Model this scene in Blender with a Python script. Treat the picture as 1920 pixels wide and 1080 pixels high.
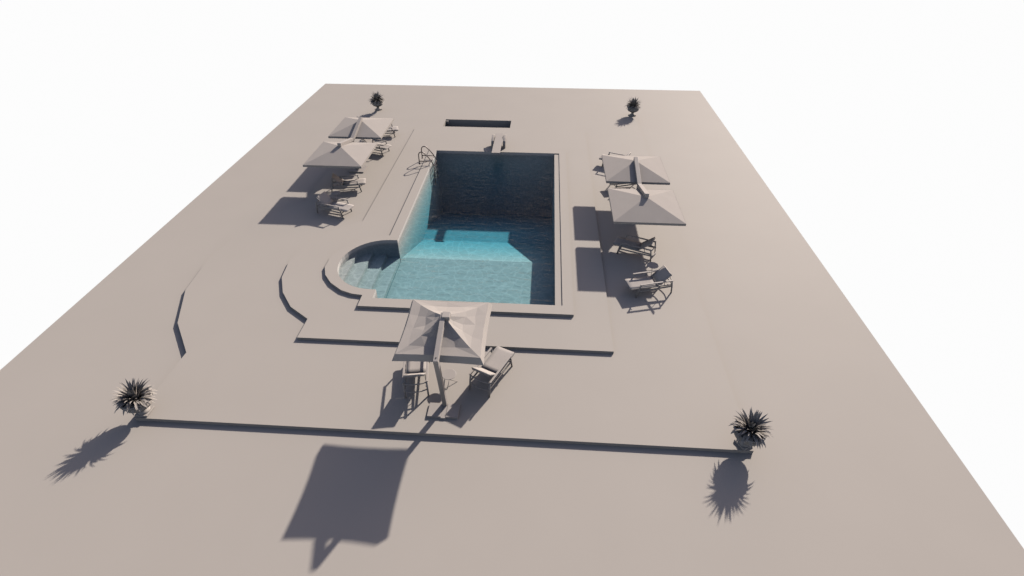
import bpy, bmesh, math, random
from mathutils import Vector, Matrix
from mathutils.geometry import tessellate_polygon
for o in list(bpy.data.objects): bpy.data.objects.remove(o)
SC = bpy.context.scene
COL = SC.collection
R = math.radians

# ---------------------------------------------------------------- camera
cam_d = bpy.data.cameras.new("camera"); cam = bpy.data.objects.new("camera", cam_d); COL.objects.link(cam)
cam_d.sensor_width = 36.0; cam_d.lens = 18.0; cam_d.clip_start = 0.1; cam_d.clip_end = 500
cam.location = (0, 0, 15.0)
cam.rotation_euler = (R(90 - 38.331), 0, R(3.6))
SC.camera = cam
# ---------------------------------------------------------------- sun, sky
SUN_AZ, SUN_EL = 61.0, 29.0                      # azimuth from +X towards +Y
sd = bpy.data.lights.new("sun", 'SUN'); sun = bpy.data.objects.new("sun", sd); COL.objects.link(sun)
sd.energy = 4.1; sd.angle = R(1.1); sd.color = (1.0, 0.90, 0.80)
sdir = Vector((math.cos(R(SUN_AZ)) * math.cos(R(SUN_EL)), math.sin(R(SUN_AZ)) * math.cos(R(SUN_EL)), math.sin(R(SUN_EL))))
sun.rotation_euler = sdir.to_track_quat('Z', 'Y').to_euler(); sun.location = (20, 40, 30)
W = bpy.data.worlds.new("World"); SC.world = W; W.use_nodes = True
nt = W.node_tree; nt.nodes.clear()
out = nt.nodes.new('ShaderNodeOutputWorld')
sky = nt.nodes.new('ShaderNodeTexSky'); sky.sky_type = 'NISHITA'; sky.sun_disc = False
sky.sun_elevation = R(SUN_EL); sky.sun_rotation = R(90 - SUN_AZ); sky.air_density = 1.0; sky.dust_density = 1.0
bg = nt.nodes.new('ShaderNodeBackground'); bg.inputs[1].default_value = 0.086
white = nt.nodes.new('ShaderNodeBackground'); white.inputs[0].default_value = (0.98, 0.98, 0.98, 1); white.inputs[1].default_value = 1.0
tc = nt.nodes.new('ShaderNodeTexCoord'); sp = nt.nodes.new('ShaderNodeSeparateXYZ')
mr = nt.nodes.new('ShaderNodeMapRange'); mr.inputs['From Min'].default_value = -0.03; mr.inputs['From Max'].default_value = 0.0
mix = nt.nodes.new('ShaderNodeMixShader')
nt.links.new(tc.outputs['Generated'], sp.inputs[0]); nt.links.new(sp.outputs['Z'], mr.inputs['Value'])
nt.links.new(mr.outputs[0], mix.inputs[0]); nt.links.new(white.outputs[0], mix.inputs[1])
tint = nt.nodes.new('ShaderNodeMixRGB'); tint.blend_type = 'MULTIPLY'; tint.inputs[0].default_value = 1; tint.inputs[2].default_value = (1, .80, .75, 1)
nt.links.new(sky.outputs[0], tint.inputs[1]); nt.links.new(tint.outputs[0], bg.inputs[0]); nt.links.new(bg.outputs[0], mix.inputs[2]); nt.links.new(mix.outputs[0], out.inputs[0])
SC.view_settings.view_transform = 'Standard'; SC.view_settings.look = 'None'
SC.view_settings.exposure = 0.0; SC.view_settings.gamma = 1.0; SC.view_settings.use_curve_mapping = False
SC.render.engine = 'CYCLES'
SC.cycles.transparent_max_bounces = 16; SC.cycles.max_bounces = 10; SC.cycles.diffuse_bounces = 0; SC.cycles.volume_bounces = 0

# ---------------------------------------------------------------- materials
def clay(name, col, rough=0.75, var=0.05, scale=1.5, bump=0.0, bscale=60, spec=0.3):
    m = bpy.data.materials.new(name); m.use_nodes = True; n = m.node_tree; b = n.nodes['Principled BSDF']
    b.inputs['Roughness'].default_value = rough; b.inputs['Specular IOR Level'].default_value = spec
    t = n.nodes.new('ShaderNodeTexCoord'); nz = n.nodes.new('ShaderNodeTexNoise')
    nz.inputs['Scale'].default_value = scale; nz.inputs['Detail'].default_value = 6
    r = n.nodes.new('ShaderNodeValToRGB')
    r.color_ramp.elements[0].position = .3; r.color_ramp.elements[1].position = .7
    r.color_ramp.elements[0].color = tuple(c * (1 - var) for c in col) + (1,)
    r.color_ramp.elements[1].color = tuple(min(1, c * (1 + var)) for c in col) + (1,)
    n.links.new(t.outputs['Object'], nz.inputs['Vector']); n.links.new(nz.outputs['Fac'], r.inputs[0]); n.links.new(r.outputs[0], b.inputs['Base Color'])
    if bump:
        n2 = n.nodes.new('ShaderNodeTexNoise'); n2.inputs['Scale'].default_value = bscale
        bp = n.nodes.new('ShaderNodeBump'); bp.inputs['Strength'].default_value = bump; bp.inputs['Distance'].default_value = .01
        n.links.new(t.outputs['Object'], n2.inputs['Vector']); n.links.new(n2.outputs['Fac'], bp.inputs['Height']); n.links.new(bp.outputs[0], b.inputs['Normal'])
    return m
BASE = (0.60, 0.56, 0.512)
M_deck = clay('deck_plaster', BASE, .7, .012, .35, .05, 25, .22)
M_pool = clay('pool_plaster', (0.82, 0.82, 0.80), .85, .02, .8, spec=.1)
M_frame = clay('painted_frame', (0.56, 0.52, 0.49), .5, .03, 3)
M_fabric = clay('canvas', (0.58, 0.54, 0.505), .9, .02, 2, .15, 300, .1)
M_sling = clay('sling_fabric', (0.60, 0.56, 0.53), .9, .02, 4, .2, 200, .1)
M_stone = clay('cast_stone', (0.58, 0.54, 0.50), .8, .08, 6, .3, 40)
M_leaf = clay('leaf', (0.54, 0.50, 0.46), .6, .12, 5)
M_soil = clay('soil', (0.12, 0.10, 0.09), .95, .3, 30)
M_dark = clay('bolt_metal', (0.10, 0.09, 0.09), .4, .1, 5)
M_steel = clay('rail_metal', (0.20, 0.175, 0.17), .35, .04, 5, spec=.5)
M_steel.node_tree.nodes['Principled BSDF'].inputs['Metallic'].default_value = .5

def water_mat():
    m = bpy.data.materials.new('water'); m.use_nodes = True; n = m.node_tree; n.nodes.clear()
    o = n.nodes.new('ShaderNodeOutputMaterial')
    tr = n.nodes.new('ShaderNodeBsdfTransparent'); gl = n.nodes.new('ShaderNodeBsdfGlossy'); gl.inputs['Roughness'].default_value = .06
    fr = n.nodes.new('ShaderNodeFresnel'); fr.inputs['IOR'].default_value = 1.33
    ge = n.nodes.new('ShaderNodeNewGeometry'); io = n.nodes.new('ShaderNodeMapRange')      # same reflectance seen from either side
    io.inputs['To Min'].default_value = 1.22; io.inputs['To Max'].default_value = 1 / 1.22
    n.links.new(ge.outputs['Backfacing'], io.inputs['Value']); n.links.new(io.outputs[0], fr.inputs['IOR'])
    mx = n.nodes.new('ShaderNodeMixShader')
    t = n.nodes.new('ShaderNodeTexCoord')
    mp = n.nodes.new('ShaderNodeMapping'); mp.inputs['Scale'].default_value = (.8, 2.4, 1.0); mp.inputs['Rotation'].default_value = (0, 0, .35)
    nz = n.nodes.new('ShaderNodeTexNoise'); nz.inputs['Scale'].default_value = 1.5; nz.inputs['Detail'].default_value = 3.5; nz.inputs['Roughness'].default_value = .6
    nz.inputs['Distortion'].default_value = .8
    bp = n.nodes.new('ShaderNodeBump'); bp.inputs['Strength'].default_value = 1.0; bp.inputs['Distance'].default_value = .10
    n.links.new(t.outputs['Object'], mp.inputs[0]); n.links.new(mp.outputs[0], nz.inputs['Vector'])
    n.links.new(nz.outputs['Fac'], bp.inputs['Height']); n.links.new(bp.outputs[0], gl.inputs['Normal']); n.links.new(bp.outputs[0], fr.inputs['Normal'])
    # caustic web painted into the transparency colour, its lines passing slightly more light
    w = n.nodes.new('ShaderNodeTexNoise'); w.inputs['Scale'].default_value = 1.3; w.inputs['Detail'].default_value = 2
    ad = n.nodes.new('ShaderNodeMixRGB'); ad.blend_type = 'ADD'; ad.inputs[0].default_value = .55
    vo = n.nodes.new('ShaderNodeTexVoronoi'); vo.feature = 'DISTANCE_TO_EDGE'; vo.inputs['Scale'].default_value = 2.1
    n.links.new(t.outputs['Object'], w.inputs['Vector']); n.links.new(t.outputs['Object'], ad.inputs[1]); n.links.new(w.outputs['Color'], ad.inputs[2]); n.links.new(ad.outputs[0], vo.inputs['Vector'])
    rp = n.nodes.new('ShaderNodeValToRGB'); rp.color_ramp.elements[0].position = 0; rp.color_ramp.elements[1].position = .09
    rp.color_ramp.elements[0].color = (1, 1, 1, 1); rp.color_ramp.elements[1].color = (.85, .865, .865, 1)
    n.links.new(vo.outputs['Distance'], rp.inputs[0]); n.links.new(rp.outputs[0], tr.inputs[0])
    n.links.new(fr.outputs[0], mx.inputs[0]); n.links.new(tr.outputs[0], mx.inputs[1]); n.links.new(gl.outputs[0], mx.inputs[2]); n.links.new(mx.outputs[0], o.inputs['Surface'])
    va = n.nodes.new('ShaderNodeVolumeAbsorption'); va.inputs['Color'].default_value = (.20, .80, .92, 1); va.inputs['Density'].default_value = .22
    n.links.new(va.outputs[0], o.inputs['Volume'])
    return m
M_water = water_mat()

# ---------------------------------------------------------------- helpers
def obj(name, bm, mat, parent=None, smooth=False, loc=None):
    bm.normal_update()
    me = bpy.data.meshes.new(name); bm.to_mesh(me); bm.free()
    me.materials.append(mat)
    if smooth:
        for p in me.polygons: p.use_smooth = True
    o = bpy.data.objects.new(name, me); COL.objects.link(o)
    if loc: o.location = loc
    if parent: o.parent = parent
    return o
def thing(name, label, cat, loc=(0, 0, 0), rz=0.0, group=None):
    o = bpy.data.objects.new(name, None); COL.objects.link(o); o.location = loc; o.rotation_euler = (0, 0, rz)
    o.empty_display_size = .3
    o['label'] = label; o['category'] = cat
    if group: o['group'] = group
    return o
def structure(o): o['kind'] = 'structure'; return o
def copy_tree(o, parent=None):
    c = o.copy(); COL.objects.link(c)
    if parent: c.parent = parent
    for ch in list(o.children):
        copy_tree(ch, c)
    return c
def BM(): return bmesh.new()
def bevel(bm, w, seg=2):
    bmesh.ops.bevel(bm, geom=bm.edges[:], offset=w, segments=seg, affect='EDGES', profile=.6)
def box(bm, c, s, rot=None, bev=0):
    t = BM(); bmesh.ops.create_cube(t, size=1)
    bmesh.ops.scale(t, vec=s, verts=t.verts)
    if bev: bevel(t, bev)
    M = Matrix.Translation(c) @ (rot.to_4x4() if rot is not None else Matrix())
    bmesh.ops.transform(t, matrix=M, verts=t.verts)
    merge(bm, t)
def merge(bm, t):
    me = bpy.data.meshes.new('tmp'); t.to_mesh(me); t.free(); bm.from_mesh(me); bpy.data.meshes.remove(me)
def beam(bm, a, b, w, h, bev=0.006, up=(0, 0, 1)):
    a, b = Vector(a), Vector(b); d = b - a; L = d.length; d.normalize()
    upv = Vector(up)
    if abs(d.dot(upv)) > .98: upv = Vector((1, 0, 0))
    s = d.cross(upv).normalized(); u = s.cross(d).normalized()
    rot = Matrix((d, s, u)).transposed()
    box(bm, (a + b) / 2, (L, w, h), rot, bev)
def tube(bm, pts, r, n=10, r_end=None):
    pts = [Vector(p) for p in pts]; rings = []
    prev = None
    for i, p in enumerate(pts):
        d = (pts[min(i + 1, len(pts) - 1)] - pts[max(i - 1, 0)]).normalized()
        if prev is None:
            s = d.cross(Vector((0, 0, 1)))
            if s.length < .1: s = d.cross(Vector((0, 1, 0)))
            s.normalize()
        else:
            s = (prev - d * prev.dot(d)).normalized()
        prev = s; u = d.cross(s)
        rr = r if r_end is None else r + (r_end - r) * i / (len(pts) - 1)
        rings.append([bm.verts.new(p + (s * math.cos(2 * math.pi * k / n) + u * math.sin(2 * math.pi * k / n)) * rr) for k in range(n)])
    for a, b in zip(rings, rings[1:]):
        for k in range(n): bm.faces.new((a[k], a[(k + 1) % n], b[(k + 1) % n], b[k]))
    bm.faces.new(rings[0][::-1]); bm.faces.new(rings[-1])
def lathe(bm, prof, n=40, c=(0, 0, 0)):
    c = Vector(c); rings = []
    for r, z in prof: rings.append([bm.verts.new(c + Vector((r * math.cos(2 * math.pi * k / n), r * math.sin(2 * math.pi * k / n), z))) for k in range(n)])
    for a, b in zip(rings, rings[1:]):
        for k in range(n): bm.faces.new((a[k], a[(k + 1) % n], b[(k + 1) % n], b[k]))
    bm.faces.new(rings[0][::-1]); bm.faces.new(rings[-1])
def flat(bm, outer, holes, z):
    polys = [[Vector((x, y, 0)) for x, y in outer]] + [[Vector((x, y, 0)) for x, y in h] for h in holes]
    tris = tessellate_polygon(polys); allp = [p for q in polys for p in q]
    vs = [bm.verts.new((p.x, p.y, z)) for p in allp]
    for t in tris:
        try:
            f = bm.faces.new([vs[i] for i in t]); f.normal_update()
            if f.normal.z < 0: f.normal_flip()
        except ValueError: pass
def skirt(bm, outline, z0, z1, flip=False):
    n = len(outline)
    a = [bm.verts.new((x, y, z0)) for x, y in outline]; b = [bm.verts.new((x, y, z1)) for x, y in outline]
    for i in range(n):
        j = (i + 1) % n; q = (a[i], b[i], b[j], a[j])
        bm.faces.new(q[::-1] if flip else q)

# ---------------------------------------------------------------- levels
Z1, Z2, Z3 = -.13, -.26, -.41
YC = 20.55
def mirror(pts): return pts + [(x, 2 * YC - y) for x, y in reversed(pts)]
arc0 = [(-8.1, 17.98), (-8.62, 18.05), (-9.19, 18.27), (-9.88, 18.8), (-10.36, 19.41), (-10.62, 20.06)]
arc1 = [(-10.1, 16.34), (-11.18, 17.1), (-11.97, 18.1), (-12.5, 19.23)]
arc2 = [(-14.42, 14.12), (-15.83, 15.86), (-16.8, 18.16)]
T0 = [(1.66, 17.2), (1.66, 35.1), (-8.1, 35.1)] + list(reversed(mirror(arc0)))[0:] + [(-8.1, 17.2)]
T1 = [(3.25, 15.15), (3.25, 39.2), (-10.1, 39.2)] + list(reversed(mirror(arc1[:3] + [(-12.5, 19.23), (-12.68, 20.5)])))[0:] + [(-10.1, 15.15)]
T2 = [(7.62, 10.8), (7.62, 43.5), (-14.45, 43.5)] + list(reversed(mirror(arc2[:3] + [(-17.03, 20.3)]))) + [(-14.45, 10.8)]
G0 = [(14.63, -6), (14.63, 50.6), (-21.5, 50.55), (-21.5, -6)]
RR = 2.12
arcp = [(-7.9 - RR * 1.0 * math.sin(math.pi * k / 24), YC + RR * math.cos(math.pi * k / 24)) for k in range(25)]
POOL = [(.838, 17.8), (.84, 17.8), (.84, 34.45), (.838, 34.45), (-7.58, 34.45)] + [(-7.58, YC + RR)] + arcp + [(-7.58, YC - RR)] + [(-7.58, 17.8)]
RECESS = [(1.17, 17.8), (1.17, 34.45)]
POOLR = [RECESS[0], RECESS[1]] + POOL[4:]             # opening in the deck = pool + recessed ledge
PIT = [(-8.05, 39.72), (-2.66, 39.72), (-2.66, 41.3), (-8.05, 41.3)]

bm = BM(); flat(bm, G0, [T2], Z3); skirt(bm, G0, Z3, Z3 - .25); ground = structure(obj('ground', bm, M_deck))
bm = BM(); flat(bm, T2, [T1, PIT], Z2); skirt(bm, T2, Z2, Z3 - .02); structure(obj('lower_terrace', bm, M_deck))
bm = BM(); flat(bm, T1, [T0], Z1); skirt(bm, T1, Z1, Z2 - .02); structure(obj('middle_terrace', bm, M_deck))
bm = BM(); flat(bm, T0, [POOLR], 0); skirt(bm, T0, 0, Z1 - .02)
# recessed ledge along the right side of the pool
v = [bm.verts.new(p) for p in ((.84, 17.8, -.055), (1.17, 17.8, -.055), (1.17, 34.45, -.055), (.84, 34.45, -.055))]; bm.faces.new(v)
v = [bm.verts.new(p) for p in ((1.17, 17.8, -.055), (1.17, 17.8, 0), (1.17, 34.45, 0), (1.17, 34.45, -.055))]; bm.faces.new(v)
v = [bm.verts.new(p) for p in ((1.17, 34.45, -.055), (1.17, 34.45, 0), (.84, 34.45, 0), (.84, 34.45, -.055))]; bm.faces.new(v)
v = [bm.verts.new(p) for p in ((.84, 17.8, -.055), (.84, 17.8, 0), (1.17, 17.8, 0), (1.17, 17.8, -.055))]; bm.faces.new(v)
structure(obj('pool_deck', bm, M_deck))
# pit behind the pool
bm = BM(); skirt(bm, PIT, Z2, -4.0, True); flat(bm, PIT, [], -4.0)
box(bm, (-7.93, 41.18, -.45), (.22, .22, .24), bev=.02)
structure(obj('sunken_pit', bm, M_deck))

# pool shell
DS, DD = -1.4, -3.35
YS, YD = 23.05, 27.9
bm = BM()
skirt(bm, POOL, 0, -6.1, True)
# right wall top joins the recessed ledge, so lower that stretch
for vv in bm.verts:
    if vv.co.x > .839 and vv.co.z > -.01: vv.co.z = -.055
for prof in [[(17.8, DS), (YS, DS)], [(YS, DS), (YD, DD)], [(YD, DD), (29.3, DD)], [(29.3, DD), (34.45, -5.1)]]:
    (ya, za), (yb, zb) = prof
    vv = [bm.verts.new(p) for p in ((-7.58, ya, za), (.84, ya, za), (.84, yb, zb), (-7.58, yb, zb))]; bm.faces.new(vv)
structure(obj('pool_basin', bm, M_pool))
# roman steps
bm = BM()
edges = [(-10.5, -9.62, -.42), (-9.62, -8.95, -.66), (-8.95, -8.28, -.90), (-8.28, -7.60, -1.15)]
for xa, xb, z in edges:
    vv = [bm.verts.new(p) for p in ((xa, 18.2, z), (xb, 18.2, z), (xb, 22.9, z), (xa, 22.9, z))]; bm.faces.new(vv)
    zn = z - .25
    vv = [bm.verts.new(p) for p in ((xb, 18.2, z), (xb, 18.2, zn), (xb, 22.9, zn), (xb, 22.9, z))]; bm.faces.new(vv)
structure(obj('pool_steps', bm, M_pool))
# water
bm = BM()
def grow(p):
    x, y = p
    if x > .8: x += .02
    if y > 34: y += .02
    if y < 17.9: y -= .02
    if x < -7.6:
        d = math.hypot(x + 7.9, y - YC); x += (x + 7.9) / d * .02; y += (y - YC) / d * .02
    elif x < -7.5: x -= .02
    return (x, y)
WO = [grow(p) for p in POOL[1:3] + POOL[4:]]
flat(bm, WO, [], -.2); skirt(bm, WO, -.2, -6.2)
t = BM(); flat(t, WO, [], -6.2); bmesh.ops.reverse_faces(t, faces=t.faces[:]); merge(bm, t)
bmesh.ops.remove_doubles(bm, verts=bm.verts, dist=.0005)
bmesh.ops.recalc_face_normals(bm, faces=bm.faces)
structure(obj('water', bm, M_water))

# ---------------------------------------------------------------- parasols
rnd = random.Random(4)
def front_canopy(bm):
    hi, zi, ho, zo = 1.43, 2.68, 1.55, 2.45
    ts = [.09, .26, .48, .74, 1.0]; us = [-1, -.42, .1, .55, 1]
    grid = {}
    for side in range(4):
        for i, t in enumerate(ts):
            for j, u in enumerate(us):
                if j == 4: continue
                a = hi * t; x, y = a, a * u
                rise = .53
                zr = zi + rise * (1 - t) ** 1.75
                sag = .10 * (1 - u * u) * t * (1 - t) * 2.2
                if j > 0 and 0 < i < 4: zr += rnd.uniform(-.009, .009); x += rnd.uniform(-.05, .05); y += rnd.uniform(-.06, .06)
                z = zr - sag
                if i == 4: z = zi - .02 * (1 - u * u); x = hi - .05 * (1 - u * u)
                for _ in range(side): x, y = -y, x
                grid[(side, i, j)] = bm.verts.new((x, y, z))
    def g(s, i, j):
        return grid[((s + 1) % 4, i, 0)] if j == 4 else grid[(s, i, j)]
    for s in range(4):
        for i in range(4):
            for j in range(4):
                a, b, c, d = g(s, i, j), g(s, i + 1, j), g(s, i + 1, j + 1), g(s, i, j + 1)
                if (i + j + s) % 2: bm.faces.new((a, b, c)); bm.faces.new((a, c, d))
                else: bm.faces.new((a, b, d)); bm.faces.new((b, c, d))
    bm.faces.new([g(s, 0, 0) for s in range(4)])
def front_valance(bm):
    hi, zi, ho, zo = 1.43, 2.68, 1.55, 2.45
    us = [-1, -.5, 0, .5]
    ring = []
    for s in range(4):
        for u in us:
            k = 1 - u * u
            p = [(hi - .05 * k + .002, hi * u, zi - .02 * k), (ho - .05 * k, ho * u, zo)]
            q = []
            for x, y, z in p:
                for _ in range(s): x, y = -y, x
                q.append(bm.verts.new((x, y, z)))
            ring.append(q)
    n = len(ring)
    for i in range(n):
        a, b = ring[i], ring[(i + 1) % n]; bm.faces.new((a[0], a[1], b[1], b[0]))
def solidify(o, t):
    m = o.modifiers.new('thick', 'SOLIDIFY'); m.thickness = t; m.offset = -1
F = thing('cantilever_parasol', 'single square parasol with creased canopy and bent pole near the front step', 'parasol', (-3.22, 13.2, Z2), 0)
dz = -Z2
def up(bm): bmesh.ops.translate(bm, vec=(0, 0, dz), verts=bm.verts); return bm
bm = BM(); front_canopy(bm); c = obj('canopy', up(bm), M_fabric, F); solidify(c, .012)
bm = BM(); front_valance(bm); vl = obj('valance', up(bm), M_fabric, c); solidify(vl, .012)
bm = BM(); box(bm, (.1, 0, 3.19), (.27, .3, .16), bev=.015); obj('hub', up(bm), M_frame, F)
bm = BM(); beam(bm, (-.02, .12, 3.16), (.03, -1.88, 2.80), .17, .2, .012); arm = obj('arm', up(bm), M_frame, F)
for yy, zz in ((.02, 3.256), (-1.76, 2.927)):
    bm = BM(); bmesh.ops.create_cone(bm, cap_ends=True, segments=16, radius1=.022, radius2=.022, depth=.02)
    bmesh.ops.translate(bm, vec=(-.0 if yy > 0 else .03, yy, zz), verts=bm.verts); obj('bolt', up(bm), M_dark, arm)
bm = BM(); beam(bm, (.03, -1.79, 2.79), (-.03, -1.12, -.17), .16, .18, .012, up=(0, 1, 0)); obj('pole', up(bm), M_frame, F)
for x0, x1 in ((-.60, -.10), (.08, .53)):
    bm = BM(); box(bm, ((x0 + x1) / 2, -1.41, -.215), (x1 - x0, .62, .09), bev=.008); obj('base_plate', up(bm), M_frame, F)
bm = BM(); box(bm, (-.01, -1.42, -.225), (.18, .68, .07), bev=.006); obj('base_rail', up(bm), M_frame, F)

def double_parasol(mx, my, sp_, sx, label):
    P = thing('double_parasol', label, 'parasol', (mx, my, Z2), 0, 'double parasols beside the pool')
    for s, dx, lab in ((-1, sx, 'nearer canopy'), (1, 0, 'farther canopy')):
        h = 1.76; ze, za = 1.86, 2.34
        bm = BM(); cx, cy = dx, s * sp_
        e = [bm.verts.new((cx + a * h, cy + b * h, ze + dz)) for a, b in ((-1, -1), (1, -1), (1, 1), (-1, 1))]
        t = bm.verts.new((cx, cy, za + dz))
        for i in range(4): bm.faces.new((e[i], e[(i + 1) % 4], t))
        cn = obj('canopy', bm, M_fabric, P); solidify(cn, .012)
        bm = BM(); h2 = h + .003
        skirt(bm, [(cx - h2, cy - h2), (cx + h2, cy - h2), (cx + h2, cy + h2), (cx - h2, cy + h2)], ze + dz + .001, ze + dz - .13, True)
        vv = obj('valance', bm, M_fabric, cn); solidify(vv, .012)
        bm = BM(); beam(bm, (0, s * .02, 1.88 + dz), (cx, cy + s * .08, 2.45 + dz), .22, .2, .01); obj('arm', bm, M_frame, P)
        bm = BM(); box(bm, (cx, cy, 2.33 + dz), (.16, .16, .1), bev=.01); obj('hub', bm, M_frame, P)
    bm = BM(); beam(bm, (0, 0, .05), (0, 0, 1.9 + dz), .22, .22, .01); obj('pole', bm, M_frame, P)
    bm = BM(); box(bm, (0, 0, .04), (1.0, 1.0, .08), bev=.01); obj('base_plate', bm, M_frame, P)
    return P
double_parasol(-12.44, 31.55, 2.2, 0, 'double square parasol with flat pyramid canopies left of the pool')
double_parasol(5.42, 26.17, 2.2, 0, 'double square parasol with flat pyramid canopies right of the pool')

# ---------------------------------------------------------------- lounger
def make_lounger():
    t = thing('sun_lounger', 'sun lounger', 'sun lounger', (0, 0, 0), 0, 'sun loungers on the terrace')
    # seat: sling with a slight dip and a rounded foot end
    def sling(bm, prof, hw, th):
        n = len(prof); rows = []
        for (x, z), k in zip(prof, range(n)):
            row = []
            for u in (-1, -.6, 0, .6, 1): row.append(bm.verts.new((x, u * hw, z - .012 * (1 - u * u))))
            rows.append(row)
        for a, b in zip(rows, rows[1:]):
            for i in range(4): bm.faces.new((a[i], a[i + 1], b[i + 1], b[i]))
    bm = BM(); sling(bm, [(2.10, .47), (2.09, .50), (2.05, .525), (1.9, .53), (1.5, .525), (1.0, .52), (.73, .53)], .37, .02)
    s = obj('seat', bm, M_sling, t, True); solidify(s, .02)
    bm = BM(); sling(bm, [(.725, .535), (.58, .67), (.4, .85), (.25, .99), (.18, 1.04), (.14, 1.035), (.13, 1.0)], .37, .02)
    b = obj('backrest', bm, M_sling, t, True); solidify(b, .02)
    bm = BM(); tube(bm, [(.175, -.4, 1.015), (.175, -.2, 1.02), (.175, .2, 1.02), (.175, .4, 1.015)], .028, 10); obj('top_rail', bm, M_frame, b, True)
    bm = BM()
    for k in range(22): box(bm, (.135, -.35 + k * .0333, .985), (.012, .014, .05))
    obj('lacing', bm, M_frame, b)
    for y in (-1, 1):
        bm = BM(); beam(bm, (.74, y * .385, .515), (.19, y * .385, 1.01), .03, .045); obj('back_frame', bm, M_frame, b)
        bm = BM(); beam(bm, (2.06, y * .385, .485), (.08, y * .385, .465), .04, .07); obj('seat_rail', bm, M_frame, t)
        bm = BM(); tube(bm, [(1.78, y * .43, 0), (1.70, y * .43, .45), (1.62, y * .43, .70)], .036, 8); obj('leg', bm, M_frame, t, True)
        bm = BM(); tube(bm, [(0, y * .43, 0), (.04, y * .43, .4), (.1, y * .43, .72)], .036, 8); obj('leg', bm, M_frame, t, True)
        bm = BM(); beam(bm, (1.68, y * .44, .72), (.06, y * .44, .735), .08, .045, .01); obj('armrest', bm, M_frame, t)
        bm = BM(); beam(bm, (1.72, y * .43, .33), (.04, y * .43, .40), .04, .065); obj('side_rail', bm, M_frame, t)
        # back adjuster strut
        bm = BM(); tube(bm, [(.48, y * .36, .74), (.38, y * .36, .46)], .014, 6); obj('strut', bm, M_frame, t, True)
    for z, x, dp in ((.68, .09, .07), (.36, .03, .1)):
        bm = BM(); tube(bm, [(x - dp * (1 - (u / .43) ** 2), u, z) for u in [-.43 + .86 * k / 8 for k in range(9)]], .026, 8); obj('crossbar', bm, M_frame, t, True)
    bm = BM(); tube(bm, [(1.72, -.43, .3), (1.72, .43, .3)], .024, 8); obj('crossbar', bm, M_frame, t, True)
    for y in (-1, 1):
        bm = BM(); box(bm, (1.62, y * .485, .56), (.04, .03, .04), bev=.004); obj('knob', bm, M_dark, t)
    return t
proto = make_lounger()
D2 = 8.75; D3 = 10.55
spots = [
    ((-4.38, 12.4), 100, 'sun lounger left of the bent parasol pole, back turned to the front step'),
    ((-2.04, 12.75), 65, 'sun lounger right of the bent parasol pole, angled with its foot up to the right'),
    ((-12.98, 26.08), -17, 'frontmost sun lounger on the left of the pool, in parasol shadow by the small table'),
    ((-13.12, 28.39), 15, 'sun lounger just under the front edge of the left parasol, behind the small table'),
    ((-12.95, 26.08 + D2), -17, 'sun lounger with its foot end showing between the two left canopies'),
    ((-13.15, 28.5 + D2), 15, 'rearmost sun lounger on the left, foot end peeping from under the far canopy'),
    ((6.24, 19.8), 195.5, 'frontmost sun lounger on the right of the pool, with a sunlit seat'),
    ((5.91, 22.19), 156, 'fully shaded sun lounger on the right, between the front parasol edge and the small table'),
    ((6.24, 19.8 + D3), 195.5, 'sun lounger mostly hidden in the gap between the two right canopies'),
    ((5.91, 22.19 + D3), 156, 'rearmost sun lounger on the right, its foot end left of the far canopy'),
]
for i, ((x, y), h, lab) in enumerate(spots):
    o = proto if i == 0 else copy_tree(proto)
    o.location = (x, y, Z2); o.rotation_euler = (0, 0, R(h)); o['label'] = lab

# ---------------------------------------------------------------- side tables
def make_table():
    t = thing('side_table', 'table', 'side table', (0, 0, 0), 0, 'round side tables between loungers')
    bm = BM(); lathe(bm, [(.02, .495), (.27, .505), (.28, .51), (.28, .517), (.27, .522), (.02, .522)], 32); obj('table_top', bm, M_frame, t)
    bm = BM(); lathe(bm, [(.06, .46), (.07, .47), (.07, .494)], 16); tube(bm, [(0, 0, .2), (0, 0, .46)], .015, 8); obj('column', bm, M_frame, t)
    for k in range(3):
        a = R(20 + 120 * k); c_, s_ = math.cos(a), math.sin(a)
        bm = BM(); tube(bm, [(0, 0, .22), (.1 * c_, .1 * s_, .14), (.3 * c_, .3 * s_, .012)], .013, 8); obj('leg', bm, M_frame, t, True)
    return t
tb = make_table()
for i, (x, y, lab) in enumerate([(-3.25, 13.15, 'round side table under the bent parasol between its two loungers'),
                                 (-12.42, 27.2, 'round side table between two loungers on the left of the pool'),
                                 (5.63, 20.85, 'round side table between two loungers on the right of the pool')]):
    o = tb if i == 0 else copy_tree(tb)
    o.location = (x, y, Z2); o['label'] = lab

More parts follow.
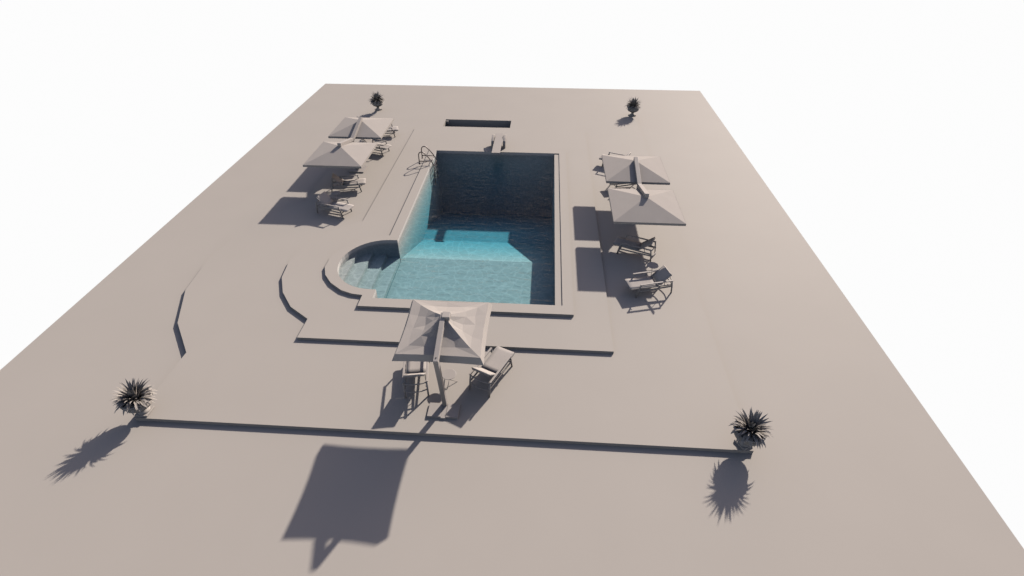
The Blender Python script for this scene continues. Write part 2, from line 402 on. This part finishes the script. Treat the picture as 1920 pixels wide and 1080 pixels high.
# ---------------------------------------------------------------- planters
def make_planter(seed):
    rd = random.Random(seed)
    t = thing('potted_plant', 'p', 'potted plant', (0, 0, 0), 0, 'spiky plants in stone urns at the terrace corners')
    bm = BM()
    box(bm, (0, 0, .04), (.46, .46, .08), bev=.01)
    lathe(bm, [(.20, .08), (.21, .11), (.15, .14), (.11, .19), (.105, .24), (.13, .28), (.17, .30), (.17, .32), (.26, .35), (.38, .41), (.45, .49), (.465, .55),
               (.44, .60), (.425, .64), (.44, .69), (.49, .74), (.515, .76), (.515, .79), (.45, .79), (.43, .76), (.42, .70), (.02, .70)], 44)
    u = obj('urn', bm, M_stone, t)
    for p in u.data.polygons: p.use_smooth = p.area < .03
    bm = BM()
    for k in range(36):
        a = 2 * math.pi * k / 36
        box(bm, (.515 * math.cos(a), .515 * math.sin(a), .745), (.035, .045, .05), Matrix.Rotation(a, 3, 'Z'), .012)
    obj('rim_beading', bm, M_stone, u)
    bm = BM(); lathe(bm, [(.40, .69), (.41, .72), (.2, .735), (.02, .74)], 24); obj('soil', bm, M_soil, t)
    bm = BM()
    N = 115
    for k in range(N):
        f = (k + .5) / N                            # 0 centre, 1 outer
        az = k * 2.39996 + rd.uniform(-.2, .2)
        el = R(86 - 62 * f ** .9 + rd.uniform(-7, 7))
        L = (.84 - .24 * f) * rd.uniform(.75, 1.08); w = rd.uniform(.036, .052)
        droop = (.3 + 1.5 * f) * rd.uniform(.7, 1.3)
        dr = Vector((math.cos(az), math.sin(az), 0)); sd_ = Vector((-math.sin(az), math.cos(az), 0)).normalized()
        p = dr * (.05 + .12 * f) + Vector((0, 0, .72)); e = el; rows = []
        S = 7
        for i in range(S + 1):
            q = i / S
            ww = w * (1.0 + .5 * math.sin(min(1, q * 2.2) * math.pi / 2)) * (1 - q ** 2.2) + .001
            nrm = dr * -math.sin(e) + Vector((0, 0, math.cos(e)))
            rows.append((bm.verts.new(p + sd_ * ww + nrm * ww * .45), bm.verts.new(p), bm.verts.new(p - sd_ * ww + nrm * ww * .45)))
            p = p + (dr * math.cos(e) + Vector((0, 0, math.sin(e)))) * (L / S)
            e -= droop / S
        for a, b in zip(rows, rows[1:]):
            bm.faces.new((a[0], a[1], b[1], b[0])); bm.faces.new((a[1], a[2], b[2], b[1]))
    fo = obj('foliage', bm, M_leaf, t, True)
    return t
pl = make_planter(3)
for i, (x, y, rz, lab) in enumerate([(-14.22, 11.08, 0, 'spiky plant in a stone urn at the near left corner of the terrace'),
                                     (7.36, 11.08, 2.1, 'spiky plant in a stone urn at the near right corner of the terrace'),
                                     (-14.2, 43.15, 4.0, 'small far spiky plant in a stone urn behind the left parasol'),
                                     (7.36, 43.1, 5.2, 'small far spiky plant in a stone urn at the far right corner')]):
    o = pl if i == 0 else copy_tree(pl)
    o.location = (x, y, Z2); o.rotation_euler = (0, 0, rz); o['label'] = lab

# ---------------------------------------------------------------- pool ladder
Ld = thing('pool_ladder', 'metal pool ladder with two arched handrails at the far left pool corner', 'pool ladder', (-8.33, 32.6, 0))
for y in (-.47, .47):
    pts = [(0, y, 0), (0, y, .55)]
    for k in range(1, 9):
        a = math.pi - k * math.pi * .75 / 8
        pts.append((.22 + .22 * math.cos(a), y, .62 + .24 * math.sin(a)))
    pts += [(.60, y, .56), (.80, y, .28), (.93, y, .02), (.97, y, -.25), (.97, y, -1.5)]
    bm = BM(); tube(bm, pts, .034, 12); hr = obj('handrail', bm, M_steel, Ld, True)
    bm = BM(); lathe(bm, [(.07, .001), (.07, .012), (.03, .03)], 20, (0, y, 0)); obj('flange', bm, M_steel, hr)
    bm = BM(); tube(bm, [(0, y, .2), (.4, y, .2), (.84, y, .2)], .03, 10); obj('lower_bar', bm, M_steel, Ld, True)
for z in (-.12, -.42, -.74, -1.06):
    bm = BM(); box(bm, (.97, 0, z), (.1, .92, .035), bev=.008); obj('tread', bm, M_steel, Ld)
bm = BM(); tube(bm, [(.84, -.47, .2), (.84, .47, .2)], .02, 8); obj('crossbar', bm, M_steel, Ld, True)

# ---------------------------------------------------------------- diving board
Db = thing('diving_board', 'low white diving board with two rounded side rails at the far end of the pool', 'diving board', (-3.2, 35.3, 0))
bm = BM(); box(bm, (0, -.45, .5), (.58, 3.5, .05), bev=.015); obj('board', bm, M_fabric, Db)
bm = BM(); box(bm, (0, .3, .235), (.42, .7, .47), bev=.02); obj('stand', bm, M_frame, Db)
for s in (-1, 1):
    bm = BM()
    prof = [(-.25, 0), (.75, 0), (.98, .3), (1.0, .48), (.88, .6), (.7, .64), (.3, .6), (-.1, .5), (-.24, .3)]
    x0 = s * .42; w = .09
    f0 = [bm.verts.new((x0 - w, y, z)) for y, z in prof]; f1 = [bm.verts.new((x0 + w, y, z)) for y, z in prof]
    bm.faces.new(f0); bm.faces.new(f1[::-1])
    for i in range(len(prof)):
        j = (i + 1) % len(prof); bm.faces.new((f0[i], f1[i], f1[j], f0[j]))
    bmesh.ops.recalc_face_normals(bm, faces=bm.faces)
    bevel(bm, .035, 3)
    obj('side_rail', bm, M_fabric, Db, True)
